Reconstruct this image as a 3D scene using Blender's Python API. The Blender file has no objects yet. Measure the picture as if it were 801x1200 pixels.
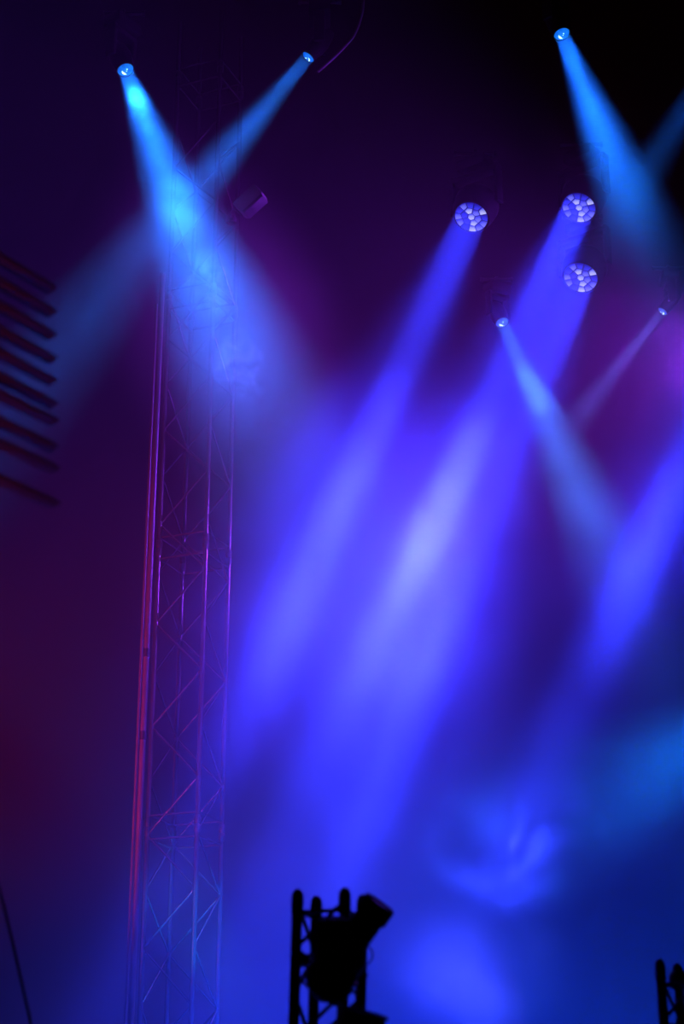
import bpy, bmesh, math, random
from math import sin, cos, tan, pi, radians as R, atan2, sqrt
from mathutils import Vector, Matrix
random.seed(7)
S = bpy.context.scene
COL = S.collection

# ------------------------------------------------------------------ camera
F = 2000.0                      # focal length in photo pixels (801 x 1200)
PITCH = R(21)
CAM = Vector((0, 0, 1.6))
cd = bpy.data.cameras.new('camera')
cam = bpy.data.objects.new('camera', cd)
COL.objects.link(cam)
cam.location = CAM
cam.rotation_euler = (pi / 2 + PITCH, 0, 0)
cd.sensor_fit = 'VERTICAL'
cd.sensor_height = 36.0
cd.lens = 36.0 * F / 1200.0
cd.clip_end = 200
cd.dof.use_dof = True
cd.dof.focus_distance = 17.5
cd.dof.aperture_fstop = 1.5
S.camera = cam


def ray(px, py):
    x, y = (px - 400.5) / F, (600 - py) / F
    return Vector((x, cos(PITCH) - y * sin(PITCH), sin(PITCH) + y * cos(PITCH)))


def at(px, py, Y):
    d = ray(px, py)
    return CAM + d * (Y / d.y)


def aim(p1, px, py, ang):
    """the point seen at (px, py) so that the line from p1 makes ang with p1 -> camera"""
    lo, hi = 1.0, p1.y + 20
    tc = (CAM - p1).normalized()
    for _ in range(60):
        m = (lo + hi) / 2
        a = (at(px, py, m) - p1).angle(tc)
        if a > ang:
            hi = m
        else:
            lo = m
    return at(px, py, (lo + hi) / 2)


# ------------------------------------------------------------------ materials
def mat(name, base, metal=0.0, rough=0.5, bump=0.0, bscale=40.0, var=0.15, vscale=6.0):
    m = bpy.data.materials.new(name)
    m.use_nodes = True
    nt = m.node_tree
    b = nt.nodes['Principled BSDF']
    b.inputs['Metallic'].default_value = metal
    b.inputs['Roughness'].default_value = rough
    tc = nt.nodes.new('ShaderNodeTexCoord')
    n = nt.nodes.new('ShaderNodeTexNoise')
    n.inputs['Scale'].default_value = vscale
    n.inputs['Detail'].default_value = 3
    nt.links.new(tc.outputs['Object'], n.inputs['Vector'])
    r = nt.nodes.new('ShaderNodeValToRGB')
    r.color_ramp.elements[0].position = 0.3
    r.color_ramp.elements[1].position = 0.7
    r.color_ramp.elements[0].color = tuple(c * (1 - var) for c in base) + (1,)
    r.color_ramp.elements[1].color = tuple(min(1, c * (1 + var)) for c in base) + (1,)
    nt.links.new(n.outputs['Fac'], r.inputs['Fac'])
    nt.links.new(r.outputs['Color'], b.inputs['Base Color'])
    if bump:
        n2 = nt.nodes.new('ShaderNodeTexNoise')
        n2.inputs['Scale'].default_value = bscale
        bp = nt.nodes.new('ShaderNodeBump')
        bp.inputs['Strength'].default_value = bump
        nt.links.new(tc.outputs['Object'], n2.inputs['Vector'])
        nt.links.new(n2.outputs['Fac'], bp.inputs['Height'])
        nt.links.new(bp.outputs['Normal'], b.inputs['Normal'])
    return m


def emis(name, col, strength, col2=None, scale=25.0):
    m = bpy.data.materials.new(name)
    m.use_nodes = True
    nt = m.node_tree
    for n in list(nt.nodes):
        nt.nodes.remove(n)
    out = nt.nodes.new('ShaderNodeOutputMaterial')
    e = nt.nodes.new('ShaderNodeEmission')
    e.inputs['Strength'].default_value = strength
    tc = nt.nodes.new('ShaderNodeTexCoord')
    ns = nt.nodes.new('ShaderNodeTexNoise')
    ns.inputs['Scale'].default_value = scale
    ns.inputs['Detail'].default_value = 2
    r = nt.nodes.new('ShaderNodeValToRGB')
    r.color_ramp.elements[0].position = 0.35
    r.color_ramp.elements[1].position = 0.68
    r.color_ramp.elements[0].color = tuple(col) + (1,)
    r.color_ramp.elements[1].color = tuple(col2 or [c * 1.3 for c in col]) + (1,)
    nt.links.new(tc.outputs['Object'], ns.inputs['Vector'])
    nt.links.new(ns.outputs['Fac'], r.inputs['Fac'])
    nt.links.new(r.outputs['Color'], e.inputs['Color'])
    nt.links.new(e.outputs['Emission'], out.inputs['Surface'])
    m.cycles.emission_sampling = 'NONE'
    return m


M_ALU = mat('dark_glossy_truss_paint', (0.03, 0.03, 0.032), 0.0, 0.24, 0.05, 60)
M_POLE = mat('worn_grey_pole_paint', (0.08, 0.075, 0.08), 0.0, 0.4, 0.05, 60)
M_BLACK = mat('black_painted_steel', (0.012, 0.012, 0.014), 0.0, 0.55, 0.05, 80)
M_DARKTRUSS = mat('black_truss_coating', (0.02, 0.02, 0.022), 0.3, 0.5, 0.05, 60)
M_HOUSE = mat('fixture_black_plastic', (0.006, 0.006, 0.007), 0.0, 0.6, 0.04, 90)
M_HOUSE.node_tree.nodes['Principled BSDF'].inputs['Specular IOR Level'].default_value = 0.15
M_GREY = mat('grey_enamel', (0.10, 0.085, 0.09), 0.0, 0.55, 0.04, 50)
M_CURTAIN = mat('black_stage_velvet', (0.003, 0.0028, 0.0032), 0.0, 0.95, 0.0, 120, 0.02)
M_CURTAIN.node_tree.nodes['Principled BSDF'].inputs['Specular IOR Level'].default_value = 0.0
M_FLOOR = mat('black_stage_floor', (0.012, 0.012, 0.013), 0.0, 0.5, 0.05, 30)
M_RUBBER = mat('black_cable_rubber', (0.010, 0.010, 0.010), 0.0, 0.6)
M_SLAT = mat('dark_painted_slat', (0.09, 0.085, 0.09), 0.0, 0.6, 0.05, 40)


# ------------------------------------------------------------------ mesh helpers
def obj(name, bm, m, parent=None, smooth=True):
    me = bpy.data.meshes.new(name)
    bmesh.ops.recalc_face_normals(bm, faces=bm.faces)
    bm.to_mesh(me)
    bm.free()
    me.materials.append(m)
    if smooth:
        for p in me.polygons:
            p.use_smooth = True
        if hasattr(me, 'set_sharp_from_angle'):
            me.set_sharp_from_angle(angle=R(40))
    o = bpy.data.objects.new(name, me)
    COL.objects.link(o)
    if parent is not None:
        o.parent = parent
    return o


def empty(name, loc, rot=(0, 0, 0)):
    o = bpy.data.objects.new(name, None)
    COL.objects.link(o)
    o.location = loc
    o.rotation_euler = rot
    o.empty_display_size = 0.1
    return o


def tag(o, label, cat, group=None, kind=None):
    o['label'] = label
    o['category'] = cat
    if group:
        o['group'] = group
    if kind:
        o['kind'] = kind
    return o


def frame(d):
    """matrix whose z axis is d and whose x axis is level"""
    z = Vector(d).normalized()
    x = Vector((0, 0, 1)).cross(z)
    if x.length < 1e-4:
        x = Vector((1, 0, 0))
    x.normalize()
    y = z.cross(x)
    return Matrix((x, y, z)).transposed()


def add_tube(bm, p0, p1, r, seg=12, r2=None):
    p0, p1 = Vector(p0), Vector(p1)
    fr = frame(p1 - p0)
    r2 = r if r2 is None else r2
    a, b = [], []
    for i in range(seg):
        t = 2 * pi * i / seg
        v = fr @ Vector((cos(t), sin(t), 0))
        a.append(bm.verts.new(p0 + v * r))
        b.append(bm.verts.new(p1 + v * r2))
    for i in range(seg):
        j = (i + 1) % seg
        bm.faces.new((a[i], a[j], b[j], b[i]))
    bm.faces.new(a[::-1])
    bm.faces.new(b)


def add_path(bm, pts, r, seg=8):
    pts = [Vector(p) for p in pts]
    rings = []
    n = len(pts)
    x = None
    for k, p in enumerate(pts):
        t = (pts[min(k + 1, n - 1)] - pts[max(k - 1, 0)]).normalized()
        if x is None:
            x = frame(t) @ Vector((1, 0, 0))
        x = (x - t * x.dot(t)).normalized()
        y = t.cross(x)
        rings.append([bm.verts.new(p + (x * cos(2 * pi * i / seg) + y * sin(2 * pi * i / seg)) * r) for i in range(seg)])
    for a, b in zip(rings, rings[1:]):
        for i in range(seg):
            j = (i + 1) % seg
            bm.faces.new((a[i], a[j], b[j], b[i]))
    bm.faces.new(rings[0][::-1])
    bm.faces.new(rings[-1])


def smooth_path(ctrl, n=8):
    out = []
    P = [Vector(c) for c in ctrl]
    P = [P[0] * 2 - P[1]] + P + [P[-1] * 2 - P[-2]]
    for i in range(1, len(P) - 2):
        for k in range(n):
            t = k / n
            a, b, c, d = P[i - 1], P[i], P[i + 1], P[i + 2]
            out.append(0.5 * ((2 * b) + (c - a) * t + (2 * a - 5 * b + 4 * c - d) * t * t + (3 * b - a - 3 * c + d) * t ** 3))
    out.append(P[-2])
    return out


def add_box(bm, c, size, rot=None, bev=0.0):
    mtx = Matrix.Translation(Vector(c)) @ (rot.to_4x4() if rot is not None else Matrix.Identity(4)) @ Matrix.Diagonal((size[0], size[1], size[2], 1))
    g = bmesh.ops.create_cube(bm, size=1.0, matrix=mtx)
    if bev:
        es = list({e for v in g['verts'] for e in v.link_edges})
        bmesh.ops.bevel(bm, geom=es, offset=bev, segments=2, affect='EDGES', profile=0.5)


def add_lathe(bm, prof, org, fr, seg=28):
    """prof: list of (radius, height along z of fr)"""
    rings = []
    for r, h in prof:
        if r < 1e-5:
            rings.append([bm.verts.new(org + fr @ Vector((0, 0, h)))])
        else:
            rings.append([bm.verts.new(org + fr @ Vector((r * cos(2 * pi * i / seg), r * sin(2 * pi * i / seg), h))) for i in range(seg)])
    for a, b in zip(rings, rings[1:]):
        for i in range(seg):
            j = (i + 1) % seg
            if len(a) == 1 and len(b) == 1:
                continue
            if len(a) == 1:
                bm.faces.new((a[0], b[i], b[j]))
            elif len(b) == 1:
                bm.faces.new((a[i], a[j], b[0]))
            else:
                bm.faces.new((a[i], a[j], b[j], b[i]))
    return rings


# ------------------------------------------------------------------ lights
def beam_light(name, pos, d, size, spread, color, power, parent=None):
    l = bpy.data.lights.new(name, 'AREA')
    l.shape = 'DISK'
    l.size = size
    l.spread = R(spread)
    l.color = color
    l.energy = power
    o = bpy.data.objects.new(name, l)
    COL.objects.link(o)
    q = Vector(d).to_track_quat('-Z', 'Y')
    if parent is not None:
        o.parent = parent
        o.location = Vector(pos) - parent.location
    else:
        o.location = pos
    o.rotation_euler = q.to_euler()
    return o


def spot_light(name, pos, target, angle, blend, color, power, radius=0.1):
    l = bpy.data.lights.new(name, 'SPOT')
    l.spot_size = R(angle)
    l.spot_blend = blend
    l.color = color
    l.energy = power
    l.shadow_soft_size = radius
    o = bpy.data.objects.new(name, l)
    COL.objects.link(o)
    o.location = pos
    o.rotation_euler = (Vector(target) - Vector(pos)).to_track_quat('-Z', 'Y').to_euler()
    return o


# ------------------------------------------------------------------ lattice towers
def truss_tower(name, base, rotz, s, rc, rb, z1, period, phase, mt, lean=0.0, section=3.0, sect0=0.0, caps=True, nmax=24, zlow=0.0):
    root = empty(name, base, (0, lean, rotz))
    h = s / 2
    cs = [Vector((-h, -h, 0)), Vector((h, -h, 0)), Vector((h, h, 0)), Vector((-h, h, 0))]
    for c in cs:
        bm = bmesh.new()
        add_tube(bm, c + Vector((0, 0, 0.02)), c + Vector((0, 0, z1)), rc, 16)
        if caps:
            add_lathe(bm, [(rc * 1.12, -0.07), (rc * 1.14, 0.0), (rc * 0.95, 0.025), (rc * 0.5, 0.04), (0, 0.043)], c + Vector((0, 0, z1)), Matrix.Identity(3), 16)
        obj('chord', bm, mt, root)
    # zigzag braces, each a mesh of its own
    for fi in range(4):
        a, b = cs[fi], cs[(fi + 1) % 4]
        flip = fi in (0, 1, 3)
        z, n = phase, 0
        while z + period > zlow + period and n < nmax and z > 0.1:
            pa, pb = (b, a) if flip else (a, b)
            for up in (0, 1):
                if n >= nmax:
                    break
                za = z + (0 if up == 0 else -period)
                p0 = pa + Vector((0, 0, za))
                p1 = pb + Vector((0, 0, z - period / 2))
                if min(p0.z, p1.z) < 0.05 or max(p0.z, p1.z) > z1:
                    continue
                dd = (p1 - p0).normalized()
                bm = bmesh.new()
                add_tube(bm, p0 + dd * rc * 0.9, p1 - dd * rc * 0.9, rb, 10)
                obj('brace', bm, mt, root)
                n += 1
            z -= period
    # section joints: a level ring of rails and conical couplers
    z = sect0
    while z < z1 - 0.1 and section > 0:
        for fi in range(4):
            a, b = cs[fi], cs[(fi + 1) % 4]
            for dz in (-0.12, 0.12):
                bm = bmesh.new()
                dd = (b - a).normalized()
                add_tube(bm, a + dd * rc * .9 + Vector((0, 0, z + dz)), b - dd * rc * .9 + Vector((0, 0, z + dz)), rb, 10)
                obj('rail', bm, mt, root)
            bm = bmesh.new()
            add_lathe(bm, [(rc * 1.02, -0.09), (rc * 1.35, -0.06), (rc * 1.35, -0.012), (rc * 1.1, 0), (rc * 1.35, 0.012), (rc * 1.35, 0.06), (rc * 1.02, 0.09)], a + Vector((0, 0, z)), Matrix.Identity(3), 14)
            obj('coupler', bm, M_BLACK, root)
        z += section
    bm = bmesh.new()
    add_box(bm, (0, 0, 0.011), (s + 0.3, s + 0.3, 0.022), None, 0.004)
    obj('base_plate', bm, M_BLACK, root)
    return root


# ================================================================== SETTING
bm = bmesh.new()
add_box(bm, (0, 12, -0.15), (30, 32, 0.3))
o = obj('floor', bm, M_FLOOR, None, False)
o['kind'] = 'structure'

# plain black backdrop cloth with a hem pipe
bd = empty('backdrop_cloth', (0, 25.0, 0))
bm = bmesh.new()
nx, W = 60, 26.0
rows = [0.06, 0.5, 4.0, 8.0, 12.0, 17.0, 23.0]
grid = []
for zi, z in enumerate(rows):
    grid.append([bm.verts.new((-W / 2 + W * i / nx, 0.05 * sin(i * 0.7 + 0.1 * zi) * (1 - z / 30), z)) for i in range(nx + 1)])
for a, b in zip(grid, grid[1:]):
    for i in range(nx):
        bm.faces.new((a[i], a[i + 1], b[i + 1], b[i]))
o = obj('cloth', bm, M_CURTAIN, bd)
sm = o.modifiers.new('solid', 'SOLIDIFY')
sm.thickness = 0.012
bm = bmesh.new()
add_tube(bm, (-W / 2, 0.02, 0.035), (W / 2, 0.02, 0.035), 0.025, 12)
obj('hem_pipe', bm, M_BLACK, bd)
tag(bd, 'plain black backdrop cloth hanging across the back of the stage', 'backdrop')

# ================================================================== LEFT LATTICE TOWER
# corners seen at A 190, B 215, D 248, C 272 (row 380)
YT = 17.4
pD = at(240, 795, YT)
pC = at(264, 795, YT)
pA = at(181, 795, YT)
s_t = 0.56
rot_t = R(-22)
ctr = at(222.5, 795, YT)
zC = [at(264, 795, YT).z, at(258, 918, YT).z]
per = zC[0] - zC[1]
tower = truss_tower('lattice_tower', Vector((ctr.x, YT, 0)), rot_t, s_t, 0.027, 0.012, 14.6, per,
                    zC[0] + per * 6, M_ALU, section=3.0, sect0=at(267, 648, YT).z - 3.0, nmax=24, caps=False)
tag(tower, 'tall aluminium lattice truss tower on the left, edges lit red and violet', 'truss tower')

# twin poles standing beside the tower
for k, (px, r, lab, nm) in enumerate([(167.5, 0.013, 'slim pole left of the red-lit thicker pole, beside the lattice tower', 'slim_pole'),
                                      (173.5, 0.027, 'thicker red-lit upright pole between slim pole and lattice tower', 'upright_pole')]):
    p = at(px, 720, 15.08 if k == 0 else 15.0)
    root = empty(nm, (p.x, p.y, 0))
    top = at(px, 352, 15.0).z + (0.0 if k == 0 else 0.3)
    bm = bmesh.new()
    zs = [0.02, 2.1, 5.2, top] if k else [0.02, top]
    for i in range(len(zs) - 1):
        add_tube(bm, (0, 0, zs[i]), (0, 0, zs[i + 1] - 0.0), r, 16)
    obj('tube', bm, M_POLE, root)
    if k:
        for zz in (at(163, 862, 15).z, at(172, 765, 15).z):
            bm = bmesh.new()
            add_lathe(bm, [(r, -0.04), (r * 1.2, -0.035), (r * 1.2, 0.035), (r, 0.04)], Vector((0, 0, zz)), Matrix.Identity(3), 16)
            obj('coupler', bm, M_BLACK, root)
    bm = bmesh.new()
    add_lathe(bm, [(0, 0), (r * 1.5, 0), (r * 1.5, 0.012), (r * 1.4, 0.02), (r * 1.4, 0.08), (0, 0.08)], Vector((0, 0, 0)), Matrix.Identity(3), 20)
    obj('foot', bm, M_BLACK, root)
    tag(root, lab, 'pole')

# ================================================================== FRONT TOWER (silhouette) + fixtures on it
YF = 8.3
c_f = at(388, 1056, YF)
ft = truss_tower('truss_tower', Vector((c_f.x - c_f.z * tan(R(1.4)), YF, 0)), R(-21), 0.24, 0.026, 0.010, c_f.z, 0.42, c_f.z - 0.02,
                 M_DARKTRUSS, lean=R(1.4), section=0, caps=True, nmax=22)
tag(ft, 'black box truss tower in silhouette at bottom centre, a spotlight clamped to it', 'truss tower')
rt_ = ft.matrix_basis.copy()
# top ring of rails and a wide crossbar, parts of the tower
h = 0.12
cs = [Vector((-h, -h, 0)), Vector((h, -h, 0)), Vector((h, h, 0)), Vector((-h, h, 0))]
zt = c_f.z
for i in range(4):
    bm = bmesh.new()
    add_tube(bm, cs[i] + Vector((0, 0, zt - 0.065)), cs[(i + 1) % 4] + Vector((0, 0, zt - 0.065)), 0.010, 10)
    obj('rail', bm, M_DARKTRUSS, ft)
for i in (0, 3):
    bm = bmesh.new()
    add_box(bm, (cs[i] + cs[(i + 1) % 4]) / 2 + Vector((0, 0, zt - 0.285)), ((0.24 if i == 0 else 0.03), (0.03 if i == 0 else 0.24), 0.05), None, 0.006)
    obj('crossbar', bm, M_DARKTRUSS, ft)


def spot_on_tower():
    # long-barrelled theatre spotlight aimed up to the right
    pb = at(396, 1130, YF - 0.46)
    pl = at(444, 1060, YF - 0.54)
    root = empty('barrel_spotlight', pb)
    d = (pl - pb).normalized()
    fr = frame(d)
    L = (pl - pb).length
    O = Vector((0, 0, 0))
    bm = bmesh.new()
    add_lathe(bm, [(0.0, L), (0.060, L), (0.064, L + 0.008), (0.074, L + 0.010), (0.078, L - 0.004), (0.078, L - 0.07), (0.066, L - 0.075), (0.066, 0.10), (0.0, 0.10)], O, fr)
    bar = obj('barrel', bm, M_HOUSE, root)
    bm = bmesh.new()
    add_lathe(bm, [(0.0, L + 0.004), (0.04, L + 0.003), (0.058, L + 0.001), (0.058, L - 0.004)], O, fr)
    obj('lens', bm, M_BLACK, bar)
    bm = bmesh.new()
    add_lathe(bm, [(0.066, 0.12), (0.085, 0.10), (0.105, 0.06), (0.104, 0.0), (0.104, -0.08), (0.09, -0.13), (0.06, -0.155), (0.03, -0.165), (0, -0.168)], O, fr)
    obj('lamp_house', bm, M_HOUSE, root)
    bm = bmesh.new()
    for k in range(5):
        zz = -0.02 - 0.03 * k
        rr = 0.122 - 0.004 * k
        add_lathe(bm, [(0.09, zz), (rr, zz), (rr, zz - 0.008), (0.09, zz - 0.008)], O, fr)
    obj('cooling_fin', bm, M_HOUSE, root)
    # yoke around the lamp house
    x = fr @ Vector((1, 0, 0))
    pts = [x * 0.135, x * 0.135 + Vector((0, 0.0, 0.17)), x * -0.135 + Vector((0, 0.0, 0.17)), x * -0.135]
    bm = bmesh.new()
    for a, b in zip(pts, pts[1:]):
        dd = b - a
        f2 = frame(dd)
        add_box(bm, (a + b) / 2, (0.035, 0.012, dd.length + 0.012), f2, 0.002)
    obj('yoke', bm, M_BLACK, root)
    for s_ in (-1, 1):
        bm = bmesh.new()
        add_tube(bm, x * 0.16 * s_, x * 0.108 * s_, 0.022, 12)
        obj('tilt_knob', bm, M_BLACK, root)
    bm = bmesh.new()
    add_box(bm, (0.0, 0.10, 0.19), (0.05, 0.18, 0.05), None, 0.006)
    add_lathe(bm, [(0.045, -0.025), (0.045, 0.025), (0.026, 0.025), (0.026, -0.025), (0.045, -0.025)], Vector((0, 0.2, 0.19)), Matrix.Identity(3))
    obj('clamp', bm, M_BLACK, root)
    q = at(394, 1120, YF - 0.46) - pb
    bm = bmesh.new()
    add_box(bm, q + Vector((0.0, 0, 0.02)), (0.18, 0.13, 0.27), None, 0.014)
    obj('housing', bm, M_HOUSE, root)
    bm = bmesh.new()
    add_lathe(bm, [(0.0, -0.205), (0.05, -0.198), (0.09, -0.165), (0.11, -0.12), (0.112, -0.075), (0, -0.075)], q + Vector((-0.025, 0, 0)), Matrix.Identity(3))
    obj('belly', bm, M_HOUSE, root)
    tag(root, 'black barrel spotlight aimed up to the right on the silhouetted truss tower', 'spotlight')
    # cable loop at the right
    bm = bmesh.new()
    c = [at(424, 1105, YF - .25), at(434, 1112, YF - .25), at(436, 1122, YF - .25), at(430, 1130, YF - .25), at(424, 1131, YF - .22)]
    c += [at(423, 1138, YF - .2), at(430, 1142, YF - .2), at(427, 1146, YF - .2), at(421, 1145, YF - .18)]
    add_path(bm, smooth_path(c, 8), 0.0042)
    o = obj('safety_cable', bm, M_RUBBER)
    tag(o, 'thin black safety cable looped below the barrel spotlight', 'cable')
    # lower lamp only its crown in view
    p3 = at(416, 1228, YF - 0.45)
    r3 = empty('can_spotlight', p3)
    d3 = Vector((0.25, -0.15, 1)).normalized()
    f3 = frame(d3)
    bm = bmesh.new()
    add_lathe(bm, [(0, -0.15), (0.06, -0.14), (0.09, -0.08), (0.105, 0.0), (0.105, 0.14), (0.112, 0.145), (0.112, 0.16), (0.1, 0.16), (0.096, 0.12), (0, 0.12)], Vector((0, 0, 0)), f3)
    obj('can', bm, M_HOUSE, r3)
    bm = bmesh.new()
    add_box(bm, (-0.06, 0.1, 0.05), (0.03, 0.16, 0.04), None, 0.004)
    add_lathe(bm, [(0.045, -0.025), (0.045, 0.025), (0.026, 0.025), (0.026, -0.025), (0.045, -0.025)], Vector((-0.06, 0.18, 0.05)), Matrix.Identity(3))
    obj('clamp', bm, M_BLACK, r3)
    tag(r3, 'black can spotlight, only its rim showing at the foot of the silhouetted tower', 'spotlight')


spot_on_tower()

# ================================================================== RIGHT FRONT TOWER (edge of frame)
YR = 9.4
c_r = at(808, 1134, YR)
rt = truss_tower('truss_tower', Vector((c_r.x, YR, 0)), R(-33), 0.24, 0.026, 0.010, c_r.z, 0.42, c_r.z - 0.06,
                 M_DARKTRUSS, section=0, caps=True, nmax=16)
tag(rt, 'black truss tower cut off at the bottom right corner', 'truss tower')
for i in range(4):
    for dz in (0.09, 0.30, 0.42):
        bm = bmesh.new()
        add_tube(bm, cs[i] + Vector((0, 0, c_r.z - dz)), cs[(i + 1) % 4] + Vector((0, 0, c_r.z - dz)), 0.010, 10)
        obj('rail', bm, M_DARKTRUSS, rt)
bm = bmesh.new()
cc = cs[3] + Vector((0, 0, c_r.z - 0.05))
add_lathe(bm, [(0.028, -0.05), (0.05, -0.035), (0.055, 0.0), (0.045, 0.035), (0.028, 0.05)], cc, Matrix.Identity(3))
obj('clamp', bm, M_BLACK, rt)

# ================================================================== LOWER LEFT CABLE
bm = bmesh.new()
c = [at(-40, 880, 8.0), at(-10, 1005, 8.0), at(8, 1075, 8.0), at(25, 1150, 8.0), at(37, 1205, 8.0), at(60, 1330, 8.0)]
g = Vector((c[-1].x + 0.25, 8.0, 0.01))
add_path(bm, smooth_path(c + [g], 8), 0.0075)
o = obj('hanging_cable', bm, M_RUBBER)
tag(o, 'thin black cable slanting down the lower left edge', 'cable')

# ================================================================== LOUVRED PANEL at the left edge
lp0 = at(-60, 560, 5.5)
panel = empty('louvred_panel', Vector((lp0.x, lp0.y, lp0.z)))
fw = Vector((sin(R(33)), cos(R(33)), 0))
pys = [300, 329, 357, 386, 413, 441, 462, 494, 520, 563]
for k, py in enumerate(pys):
    a = at(-30, py - 14, 5.5)
    b = a + fw * 0.42
    dd = (b - a)
    rm = Matrix((fw, Vector((0, 0, 1)).cross(fw), Vector((0, 0, 1)))).transposed() @ Matrix.Rotation(R(-15), 3, 'X')
    bm = bmesh.new()
    add_box(bm, (a + b) / 2 - panel.location, (dd.length, 0.05, 0.016), rm, 0.004)
    obj('slat', bm, M_SLAT, panel)
for e in (-0.03,):
    bm = bmesh.new()
    a = at(-30, 288, 5.5) + fw * e
    b = at(-30, 590, 5.5) + fw * e
    b = Vector((a.x, a.y, b.z))
    add_box(bm, (a + b) / 2 - panel.location, (0.05, 0.05, (a - b).length), None, 0.006)
    obj('post', bm, M_BLACK, panel)
bm = bmesh.new()
a = at(-30, 440, 5.5) + fw * -0.03
add_tube(bm, Vector((a.x, a.y, 0.0)) - panel.location, Vector((a.x, a.y, a.z)) - panel.location, 0.03, 12)
obj('stand_pole', bm, M_BLACK, panel)
tag(panel, 'dark louvred panel with faint red-lit slats at the left edge', 'panel')

# ================================================================== OVERHEAD
LIGHT_BLUE = (0.008, 0.155, 1.0)
WASH_BLUE = (0.023, 0.034, 1.0)
E_LENS = emis('beam_lens_glow', (0.0, 0.10, 0.75), 1.0, (0.01, 0.22, 0.95), 14)
E_GLINT = emis('beam_lens_glint', (0.35, 0.75, 1.0), 2.2, (0.8, 0.95, 1.0), 40)  # emissive colour of the reflection drawn on the beam lenses
E_LENSD = emis('dim_lens_glow', (0.03, 0.06, 0.6), 1.0, (0.06, 0.16, 0.8), 14)


def head_common(root, d, lens_c, rl, length, back, base_dz):
    """head body behind the lens centre, yoke, base and clamp; all in root space"""
    fr = frame(d)
    o = lens_c
    bm = bmesh.new()
    add_lathe(bm, [(rl * 0.98, -0.02), (rl * 1.0, 0.004), (rl * 1.10, 0.004), (rl * 1.14, -0.01), (rl * 1.16, -0.07), (rl * 1.30, -0.12), (rl * 1.36, -length * .55),
                   (back, -length * .85), (back * .7, -length * .97), (0, -length)], o, fr)
    obj('head', bm, M_HOUSE, root)
    piv = o - fr @ Vector((0, 0, length * .5))
    x = fr @ Vector((1, 0, 0))
    x.z = 0
    x.normalize()
    ay = Vector((0, 0, 1)).cross(x)
    rm = Matrix((x, ay, Vector((0, 0, 1)))).transposed()
    w = rl * 1.36 + 0.035
    bm = bmesh.new()
    for s in (-1, 1):
        add_box(bm, piv + x * (w * s) + Vector((0, 0, base_dz * .45)), (0.045, 0.12, base_dz * .9 + 0.12), rm, 0.012)
    add_box(bm, piv + Vector((0, 0, base_dz * .93)), (2 * w + 0.045, 0.13, 0.06), rm, 0.012)
    obj('yoke', bm, M_HOUSE, root)
    bm = bmesh.new()
    add_box(bm, piv + Vector((0, 0, base_dz + 0.10)), (0.36, 0.24, 0.13), rm, 0.02)
    obj('base', bm, M_HOUSE, root)
    bm = bmesh.new()
    top = piv + Vector((0, 0, base_dz + 0.165))
    add_box(bm, top + Vector((0, 0, 0.03)), (0.05, 0.05, 0.07), None, 0.006)
    add_lathe(bm, [(0.048, -0.02), (0.048, 0.02), (0.03, 0.02), (0.03, -0.02), (0.048, -0.02)], top + Vector((0, 0, 0.095)), frame((1, 0, 0)))
    obj('clamp', bm, M_BLACK, root)
    return fr, top + Vector((0, 0, 0.095))


HANG = []


def beam_head(px, py, Y, tx, ty, ang, rl, spread, color, power, label, mlens, glint=True):
    p = at(px, py, Y)
    tgt = aim(p, tx, ty, R(ang))
    d = (tgt - p).normalized()
    root = empty('moving_head_spotlight', p)
    fr, top = head_common(root, d, Vector((0, 0, 0)), rl, 0.42, rl * 1.05, 0.30)
    bm = bmesh.new()
    add_lathe(bm, [(rl * .985, -0.012), (rl * .9, 0.002), (rl * .6, 0.012), (rl * .3, 0.017), (0, 0.018)], Vector((0, 0, 0)), fr)
    ln = obj('lens', bm, mlens, root)
    if glint:
        # lens reflection drawn as emissive faces: a crescent and two glints
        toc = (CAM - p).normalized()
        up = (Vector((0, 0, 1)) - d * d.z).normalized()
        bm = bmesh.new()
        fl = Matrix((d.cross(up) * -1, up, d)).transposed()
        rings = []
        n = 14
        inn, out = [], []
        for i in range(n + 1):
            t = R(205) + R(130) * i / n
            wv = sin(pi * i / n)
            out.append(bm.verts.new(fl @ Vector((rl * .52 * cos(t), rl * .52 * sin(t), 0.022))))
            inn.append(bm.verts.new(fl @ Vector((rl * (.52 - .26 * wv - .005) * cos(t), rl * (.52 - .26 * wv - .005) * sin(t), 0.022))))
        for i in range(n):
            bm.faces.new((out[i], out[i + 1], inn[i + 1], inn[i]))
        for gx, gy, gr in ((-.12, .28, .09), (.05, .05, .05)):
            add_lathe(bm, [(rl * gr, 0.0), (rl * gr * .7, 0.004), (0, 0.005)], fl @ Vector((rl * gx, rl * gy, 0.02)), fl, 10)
        obj('lens_glint', bm, E_GLINT, ln)
    beam_light('beam', p + d * 0.03, d, rl * 1.9, spread, color, power, root)
    tag(root, label, 'stage light')
    HANG.append((root, p + top))
    return p, d


def on_beam(p, d, py):
    """point of the ray p + t d seen at image row py"""
    lo, hi = 0.0, 30.0
    M = cam_inv
    def row(t):
        q = M @ (p + d * t)
        return 600 - F * q.y / max(1e-3, -q.z)
    for _ in range(60):
        m = (lo + hi) / 2
        q = M @ (p + d * m)
        if q.z > -0.5 or row(m) > py:
            hi = m
        else:
            lo = m
    return p + d * lo


cam_inv = (Matrix.Translation(CAM) @ Matrix.Rotation(pi / 2 + PITCH, 4, 'X')).inverted()

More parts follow.
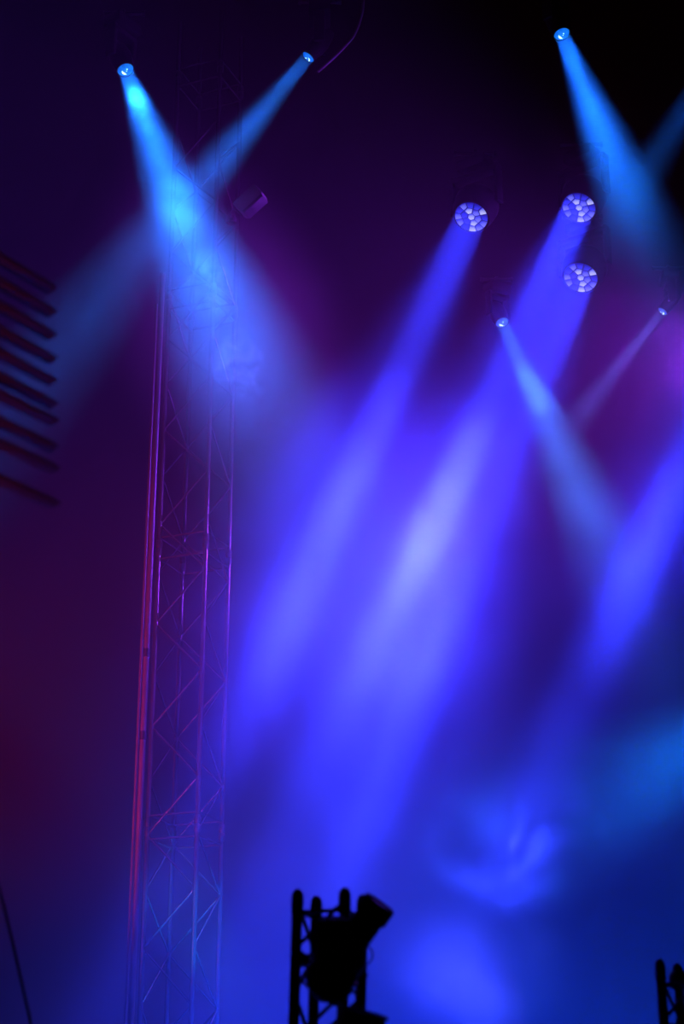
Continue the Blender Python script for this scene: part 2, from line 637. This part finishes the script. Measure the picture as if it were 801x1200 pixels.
B1 = beam_head(147, 82, 15.2, 278, 420, 42, 0.088, 20, LIGHT_BLUE, 62,
               'moving head spotlight with the brightest azure beam, upper left above the lattice tower', E_LENS)
B2 = beam_head(361, 67, 15.6, 240, 210, 62, 0.075, 16, LIGHT_BLUE, 55,
               'moving head spotlight whose dimmer blue beam crosses left over the lattice tower', E_LENS)
B3 = beam_head(658, 40, 15.0, 735, 230, 46, 0.085, 17, LIGHT_BLUE, 48,
               'moving head spotlight at the top right with an azure beam falling to the right', E_LENS)
B4 = beam_head(588, 378, 22.3, 640, 490, 45, 0.095, 16, (0.04, 0.17, 1.0), 80,
               'far moving head spotlight with pale blue beam crossing the violet beams', E_LENSD)
B5 = beam_head(776, 365, 22.6, 660, 510, 62, 0.078, 14, (0.10, 0.13, 1.0), 22,
               'far moving head spotlight near the right edge with a faint lilac beam', E_LENSD)
B6 = beam_head(842, 60, 15.0, 745, 225, 60, 0.085, 16, LIGHT_BLUE, 24,
               'moving head spotlight beyond the right edge, faint blue beam slanting in', E_LENS)

# ---- LED wash heads: 19 lens cells
def cell_mat(name, dark, lite, zr):
    m = emis(name, dark, 1.0, lite)
    nt = m.node_tree
    r = [n for n in nt.nodes if n.type == 'VALTORGB'][0]
    ns = [n for n in nt.nodes if n.type == 'TEX_NOISE'][0]
    tc = [n for n in nt.nodes if n.type == 'TEX_COORD'][0]
    sep = nt.nodes.new('ShaderNodeSeparateXYZ')
    nt.links.new(tc.outputs['Object'], sep.inputs[0])
    mr = nt.nodes.new('ShaderNodeMapRange')
    mr.inputs['From Min'].default_value = zr
    mr.inputs['From Max'].default_value = -zr
    nt.links.new(sep.outputs['Z'], mr.inputs['Value'])
    mx = nt.nodes.new('ShaderNodeMath')
    mx.operation = 'MULTIPLY_ADD'
    mx.inputs[1].default_value = 0.35
    nt.links.new(ns.outputs['Fac'], mx.inputs[0])
    mm = nt.nodes.new('ShaderNodeMath')
    mm.operation = 'MULTIPLY'
    mm.inputs[1].default_value = 0.75
    nt.links.new(mr.outputs['Result'], mm.inputs[0])
    nt.links.new(mm.outputs[0], mx.inputs[2])
    nt.links.new(mx.outputs[0], r.inputs['Fac'])
    r.color_ramp.elements[0].position = 0.4
    r.color_ramp.elements[1].position = 0.9
    ns.inputs['Scale'].default_value = 40
    return m


E_CELL = [cell_mat('led_cell_dim', (0.004, 0.005, 0.35), (0.04, 0.045, 0.85), 0.035),
          cell_mat('led_cell_glow', (0.008, 0.01, 0.5), (0.2, 0.21, 1.0), 0.035),
          cell_mat('led_cell_bright', (0.03, 0.04, 0.8), (0.58, 0.6, 1.0), 0.035)]
M_FACE = emis('wash_face_glow', (0.004, 0.005, 0.16), 1.0, (0.006, 0.008, 0.24), 9)


def clip_poly(poly, n, c):
    out = []
    for i in range(len(poly)):
        a, b = poly[i], poly[(i + 1) % len(poly)]
        da, db = a.dot(n) - c, b.dot(n) - c
        if da <= 0:
            out.append(a)
        if (da < 0) != (db < 0):
            t = da / (da - db)
            out.append(a + (b - a) * t)
    return out


from mathutils import Vector as V


def wash_cells(rl):
    pts = [V((0, 0))]
    for i in range(6):
        t = R(60 * i + 20)
        pts.append(V((cos(t), sin(t))) * rl * 0.42)
    for i in range(12):
        t = R(30 * i + 5)
        pts.append(V((cos(t), sin(t))) * rl * 0.80)
    cells = []
    for i, p in enumerate(pts):
        poly = [V((cos(2 * pi * k / 40), sin(2 * pi * k / 40))) * rl * 0.985 for k in range(40)]
        for j, q in enumerate(pts):
            if i != j:
                n = (q - p).normalized()
                poly = clip_poly(poly, n, ((p + q) / 2).dot(n) - rl * 0.035)
        cells.append((p, poly))
    return cells


BRIGHT = [2, 1, 2, 0, 0, 2, 1] + [2, 0, 0, 1, 0, 1, 1, 0, 2, 1, 1, 0]


def wash_head(px, py, Y, tx, ty, ang, rl, spread, power, label, shift=0):
    p = at(px, py, Y)
    tgt = aim(p, tx, ty, R(ang))
    d = (tgt - p).normalized()
    root = empty('led_wash_spotlight', p)
    fr, top = head_common(root, d, Vector((0, 0, 0)), rl, 0.46, rl * .95, 0.40)
    bm = bmesh.new()
    add_lathe(bm, [(rl * .99, -0.01), (rl * .95, 0.0), (rl * .5, 0.0), (0, 0.0)], Vector((0, 0, 0)), fr, 40)
    face = obj('lens_plate', bm, M_FACE, root)
    # orient the cell pattern: local y = up on the plate
    for i, (c, poly) in enumerate(wash_cells(rl)):
        bm = bmesh.new()
        rings = []
        for sc, hh in ((1.0, 0.002), (0.93, 0.012), (0.72, 0.022), (0.4, 0.028)):
            rings.append([bm.verts.new(fr @ Vector(((q.x - c.x) * sc, (q.y - c.y) * sc, hh))) for q in poly])
        cv = bm.verts.new(fr @ Vector((0, 0, 0.03)))
        for a, b in zip(rings, rings[1:]):
            for k in range(len(a)):
                j = (k + 1) % len(a)
                bm.faces.new((a[k], a[j], b[j], b[k]))
        for k in range(len(poly)):
            bm.faces.new((rings[-1][k], rings[-1][(k + 1) % len(poly)], cv))
        obj('led_cell', bm, E_CELL[BRIGHT[i]], root).location = fr @ Vector((c.x, c.y, 0))
    beam_light('wash_beam', p + d * 0.04, d, rl * 1.96, spread, WASH_BLUE, power, root)
    beam_light('wash_spill', p + d * 0.045, d, rl * 1.9, spread * 5, (0.02, 0.028, 1.0), power * 1.25, root)
    tag(root, label, 'stage light')
    HANG.append((root, p + top))
    return p, d


W1 = wash_head(552, 254, 16.2, 400, 590, 36, 0.185, 4.4, 88, 'round LED wash light with honeycomb lens, leftmost of the three beaming violet-blue')
W2 = wash_head(678, 243, 16.2, 498, 640, 36, 0.185, 4.4, 150, 'round LED wash light with honeycomb lens, upper right one of the three')
W3 = wash_head(680, 325, 17.3, 529, 700, 36, 0.197, 4.4, 115, 'round LED wash light with honeycomb lens, lowest, directly under another')
W4 = wash_head(892, 330, 16.2, 757, 640, 38, 0.185, 6, 105, 'round LED wash light just beyond the right edge, violet-blue beam')

# overhead pipes the heads are clamped to
def pipe(name, p0, p1, label):
    root = empty(name, p0)
    bm = bmesh.new()
    add_tube(bm, (0, 0, 0), Vector(p1) - Vector(p0), 0.026, 14)
    obj('tube', bm, M_BLACK, root)
    bm = bmesh.new()
    dd = (Vector(p1) - Vector(p0))
    L = dd.length
    dn = dd.normalized()
    for t in (0, L):
        add_lathe(bm, [(0.026, -0.02), (0.034, -0.018), (0.034, 0.018), (0.026, 0.02)], dn * t, frame(dn))
    obj('end_cap', bm, M_BLACK, root)
    tag(root, label, 'pipe')
    return root


for (r_, t_), lab in zip(HANG, ['above the brightest azure spotlight', 'above the spotlight crossing left', 'above the top right azure spotlight', 'above the far pale blue spotlight',
                                'above the far lilac spotlight', 'beyond the right edge above a spotlight', 'above the leftmost honeycomb wash light', 'above the upper right honeycomb wash light',
                                'above the lowest honeycomb wash light', 'beyond the right edge above a wash light']):
    pipe('hanging_pipe', t_ + Vector((-0.22, 0, 0)), t_ + Vector((0.22, 0, 0)), 'short black rigging pipe ' + lab)

# small magenta-lit floodlight clamped to the tower's right side
pf = at(293, 236, 15.1)
fl = empty('floodlight', pf)
rm = Matrix.Rotation(R(-20), 3, 'Z') @ Matrix.Rotation(R(-38), 3, 'Y')
bm = bmesh.new()
add_box(bm, (0, 0, 0), (0.30, 0.16, 0.17), rm, 0.02)
obj('housing', bm, M_GREY, fl)
bm = bmesh.new()
add_box(bm, rm @ Vector((0.0, -0.01, -0.10)), (0.26, 0.14, 0.04), rm, 0.008)
obj('lens_frame', bm, M_BLACK, fl)
bm = bmesh.new()
q = at(270, 250, 15.3) - pf
add_path(bm, smooth_path([rm @ Vector((-0.15, 0.05, -0.02)), q * .8 + Vector((0, 0, 0.02)), q, q + Vector((0, 0.12, -0.02))], 6), 0.014)
add_lathe(bm, [(0.05, -0.03), (0.055, 0), (0.05, 0.03), (0.03, 0.03), (0.03, -0.03), (0.05, -0.03)], q + Vector((0, 0.1, -0.02)), Matrix.Identity(3))
obj('bracket', bm, M_BLACK, fl)
tag(fl, 'small boxy floodlight catching magenta light beside the lattice tower', 'stage light')

# red-lit curved cable near the top
bm = bmesh.new()
c = [at(372, 84, 14.6), at(388, 70, 14.6), at(403, 55, 14.6), at(414, 42, 14.6), at(422, 22, 14.6), at(425, 4, 14.6), at(426, -40, 14.6)]
add_path(bm, smooth_path(c, 8), 0.016)
o = obj('hanging_cable', bm, M_GREY if False else mat('dull_cable_jacket', (0.12, 0.11, 0.11), 0, 0.6))
tag(o, 'thick cable curving up beside the upper spotlight, faintly red-lit', 'cable')

# ================================================================== HAZE
def vol_mat(name, density, kind='flat', nscale=1.2, lo=0.35, hi=0.75, detail=4, dist=0.6, aniso=0.15, seed=0.0, floor_=0.0, sharp=1.0):
    m = bpy.data.materials.new(name)
    m.use_nodes = True
    nt = m.node_tree
    for n in list(nt.nodes):
        nt.nodes.remove(n)
    out = nt.nodes.new('ShaderNodeOutputMaterial')
    v = nt.nodes.new('ShaderNodeVolumeScatter')
    v.inputs['Color'].default_value = (1, 1, 1, 1)
    v.inputs['Anisotropy'].default_value = aniso
    v.inputs['Density'].default_value = density
    nt.links.new(v.outputs['Volume'], out.inputs['Volume'])
    if kind == 'flat':
        return m
    L = nt.links
    tc = nt.nodes.new('ShaderNodeTexCoord')
    ln = nt.nodes.new('ShaderNodeVectorMath')
    ln.operation = 'LENGTH'
    L.new(tc.outputs['Object'], ln.inputs[0])
    mr = nt.nodes.new('ShaderNodeMapRange')
    mr.interpolation_type = 'SMOOTHSTEP'
    mr.inputs['From Min'].default_value = 1.0
    mr.inputs['From Max'].default_value = 0.15 if sharp == 1.0 else 1 - 0.85 / sharp
    mr.inputs['To Min'].default_value = 0
    mr.inputs['To Max'].default_value = 1
    L.new(ln.outputs['Value'], mr.inputs['Value'])
    geo = nt.nodes.new('ShaderNodeNewGeometry')
    ad = nt.nodes.new('ShaderNodeVectorMath')
    ad.operation = 'ADD'
    ad.inputs[1].default_value = (seed, seed * 1.7, seed * 0.6)
    L.new(geo.outputs['Position'], ad.inputs[0])
    ns = nt.nodes.new('ShaderNodeTexNoise')
    ns.inputs['Scale'].default_value = nscale
    ns.inputs['Detail'].default_value = detail
    ns.inputs['Distortion'].default_value = dist
    L.new(ad.outputs[0], ns.inputs['Vector'])
    m2 = nt.nodes.new('ShaderNodeMapRange')
    m2.interpolation_type = 'SMOOTHSTEP'
    m2.inputs['From Min'].default_value = lo
    m2.inputs['From Max'].default_value = hi
    m2.inputs['To Min'].default_value = floor_
    m2.inputs['To Max'].default_value = 1
    L.new(ns.outputs['Fac'], m2.inputs['Value'])
    a = nt.nodes.new('ShaderNodeMath')
    a.operation = 'MULTIPLY'
    L.new(mr.outputs['Result'], a.inputs[0])
    L.new(m2.outputs['Result'], a.inputs[1])
    b = nt.nodes.new('ShaderNodeMath')
    b.operation = 'MULTIPLY'
    b.inputs[1].default_value = density
    L.new(a.outputs[0], b.inputs[0])
    L.new(b.outputs[0], v.inputs['Density'])
    return m


HAZE0 = 0.0085
bm = bmesh.new()
add_box(bm, (0, 16.7, 9.05), (22, 16.2, 18.0))
haze = obj('stage_haze', bm, vol_mat('thin_stage_haze', HAZE0), None, False)
tag(haze, 'theatrical haze filling the stage and showing the light beams', 'haze', kind='stuff')


def puff(c, rad, density, axis=None, **kw):
    bm = bmesh.new()
    bmesh.ops.create_icosphere(bm, subdivisions=3, radius=1.0)
    o = obj('haze_cloud', bm, vol_mat('drifting_haze', density, 'puff', **kw), haze)
    q = Vector(axis).to_track_quat('Z', 'Y') if axis is not None else None
    o.location = c
    o.scale = rad
    if q:
        o.rotation_euler = q.to_euler()
    return o


# thicker drifts inside / around the beams: (centre, radii)
P = on_beam
puff(P(*B1, 190), (0.55, 0.55, 1.6), 0.10, B1[1], nscale=2.2, lo=.35, hi=.7, seed=3, floor_=.3)
puff(P(*B1, 250), (0.36, 0.34, 0.6), 0.30, B1[1], nscale=2.2, lo=.40, hi=.56, seed=5, floor_=.1)
puff(P(*B1, 370), (1.3, 1.3, 2.4), 0.20, B1[1], nscale=0.9, lo=.25, hi=.6, seed=8, floor_=.6, dist=.8)
puff(P(*B2, 230), (1.0, 1.0, 2.2), 0.03, B2[1], nscale=1.4, seed=12, floor_=.4)
puff(P(*B2, 400), (1.1, 1.1, 1.6), 0.02, B2[1], nscale=1.0, seed=14, floor_=.5)
puff(P(*B3, 160), (0.8, 0.8, 2.0), 0.09, B3[1], nscale=1.6, seed=17, floor_=.5)
puff(P(*B4, 590), (1.6, 1.6, 2.2), 0.05, B4[1], nscale=0.9, seed=25, floor_=.4)
puff(P(*B4, 470), (0.8, 0.8, 1.0), 0.07, B4[1], nscale=1.6, seed=21, floor_=.2)
puff(P(*B5, 450), (1.0, 1.0, 1.6), 0.03, B5[1], nscale=1.2, seed=23, floor_=.4)
puff(P(*W1, 650), (1.9, 1.9, 2.9), 0.085, W1[1], nscale=0.8, seed=31, floor_=.35)
puff(P(*W2, 640), (1.5, 1.5, 2.2), 0.09, W2[1], nscale=0.9, seed=36, floor_=.35)
puff(P(*W3, 860), (1.7, 1.7, 2.6), 0.05, None, nscale=0.7, seed=39, floor_=.4)
puff(P(*W4, 660), (1.2, 1.2, 1.8), 0.05, W4[1], nscale=0.9, seed=43, floor_=.4)
puff(P(*W4, 985), (1.0, 1.0, 0.7), 0.24, None, nscale=1.5, lo=.4, hi=.7, seed=47, floor_=.05, dist=1.0)
puff(P(*B1, 128), (0.2, 0.2, 0.45), 0.5, B1[1], nscale=6, lo=.46, hi=.62, seed=61, detail=5, dist=1.0)
puff(P(*B1, 335), (0.32, 0.32, 0.6), 1.0, B1[1], nscale=4, lo=.48, hi=.62, seed=63, detail=5, dist=1.5)
puff(P(*B1, 425), (0.45, 0.4, 0.6), 0.9, B1[1], nscale=4, lo=.48, hi=.64, seed=67, detail=5, dist=1.5)
puff(P(*W2, 640), (0.5, 0.5, 0.9), 0.14, W2[1], nscale=1.8, lo=.35, hi=.6, seed=71, floor_=.2)
# low cloud rolling over the stage floor
puff(at(330, 1120, 18.0), (3.2, 2.8, 2.0), 0.05, None, nscale=0.6, seed=51, floor_=.45)
puff(at(565, 1135, 12.0), (0.8, 0.8, 0.6), 0.42, None, nscale=1.3, seed=55, floor_=.25)
puff(at(795, 890, 13.0), (1.3, 1.2, 1.3), 0.06, None, nscale=1.2, seed=58, floor_=.3)

# ================================================================== AMBIENT STAGE LIGHTS (off-frame fixtures and added fills)
# added unseen blue fills for the low haze, behind the front tower
def low(x, y, z):
    return Vector((x, y, z))


spot_light('blue_low_fill', low(0.2, 9.6, 0.7), low(1.5, 18, 2.2), 56, 1.0, (0.0, 0.04, 1.0), 40000, 0.2)
spot_light('blue_low_fill', low(2.0, 9.8, 0.7), low(2.6, 18, 3.6), 76, 1.0, (0.02, 0.08, 1.0), 8000, 0.2)
spot_light('floor_beam', at(632, 1270, 12.5), at(480, 1075, 12.5), 46, 0.35, (0.04, 0.055, 1.0), 2300, 0.15)
spot_light('azure_side_fill', at(960, 820, 13.0), at(760, 905, 13.0), 40, 0.9, (0.0, 0.17, 1.0), 3500, 0.15)  # extra unseen light, added to brighten the haze at the right edge
# violet wash from the right
spot_light('violet_side_wash', at(865, 400, 16.0), at(560, 490, 16.0), 130, 1.0, (0.29, 0.03, 1.0), 3500, 0.3)
# crimson wash from the left, grazing tower and poles
spot_light('crimson_side_wash', at(-420, 900, 11.5), at(225, 700, 15.5), 80, 1.0, (1.0, 0.03, 0.12), 560, 0.25)
spot_light('crimson_beam', low(-6.2, 8.2, 1.2), at(215, 760, 16.8), 30, 1.0, (1.0, 0.03, 0.25), 5500, 0.15)
spot_light('slat_red_fill', low(-1.6, 3.2, 2.2), low(-1.15, 5.6, 4.15), 44, 0.6, (1.0, 0.05, 0.25), 85, 0.1)  # added red fill that only tints the louvre slats
# azure beam crossing the foot of the tower
spot_light('azure_floor_beam', at(420, 1430, 13.0), at(215, 1060, 17.4), 10, 0.6, (0.01, 0.22, 1.0), 6500, 0.08)

# ================================================================== WORLD, RENDER LOOK
w = bpy.data.worlds.new('night')
S.world = w
w.use_nodes = True
bg = w.node_tree.nodes['Background']
bg.inputs['Color'].default_value = (0.55, 0.05, 0.9, 1)
bg.inputs['Strength'].default_value = 0.0006
S.view_settings.view_transform = 'Standard'
S.view_settings.look = 'None'
S.view_settings.gamma = 1.0
S.view_settings.exposure = 0.0
S.view_settings.use_curve_mapping = False
S.cycles.max_bounces = 3
S.cycles.volume_bounces = 0
S.cycles.use_denoising = True
S.cycles.volume_max_steps = 256
S.cycles.transparent_max_bounces = 64
S.cycles.use_light_tree = False
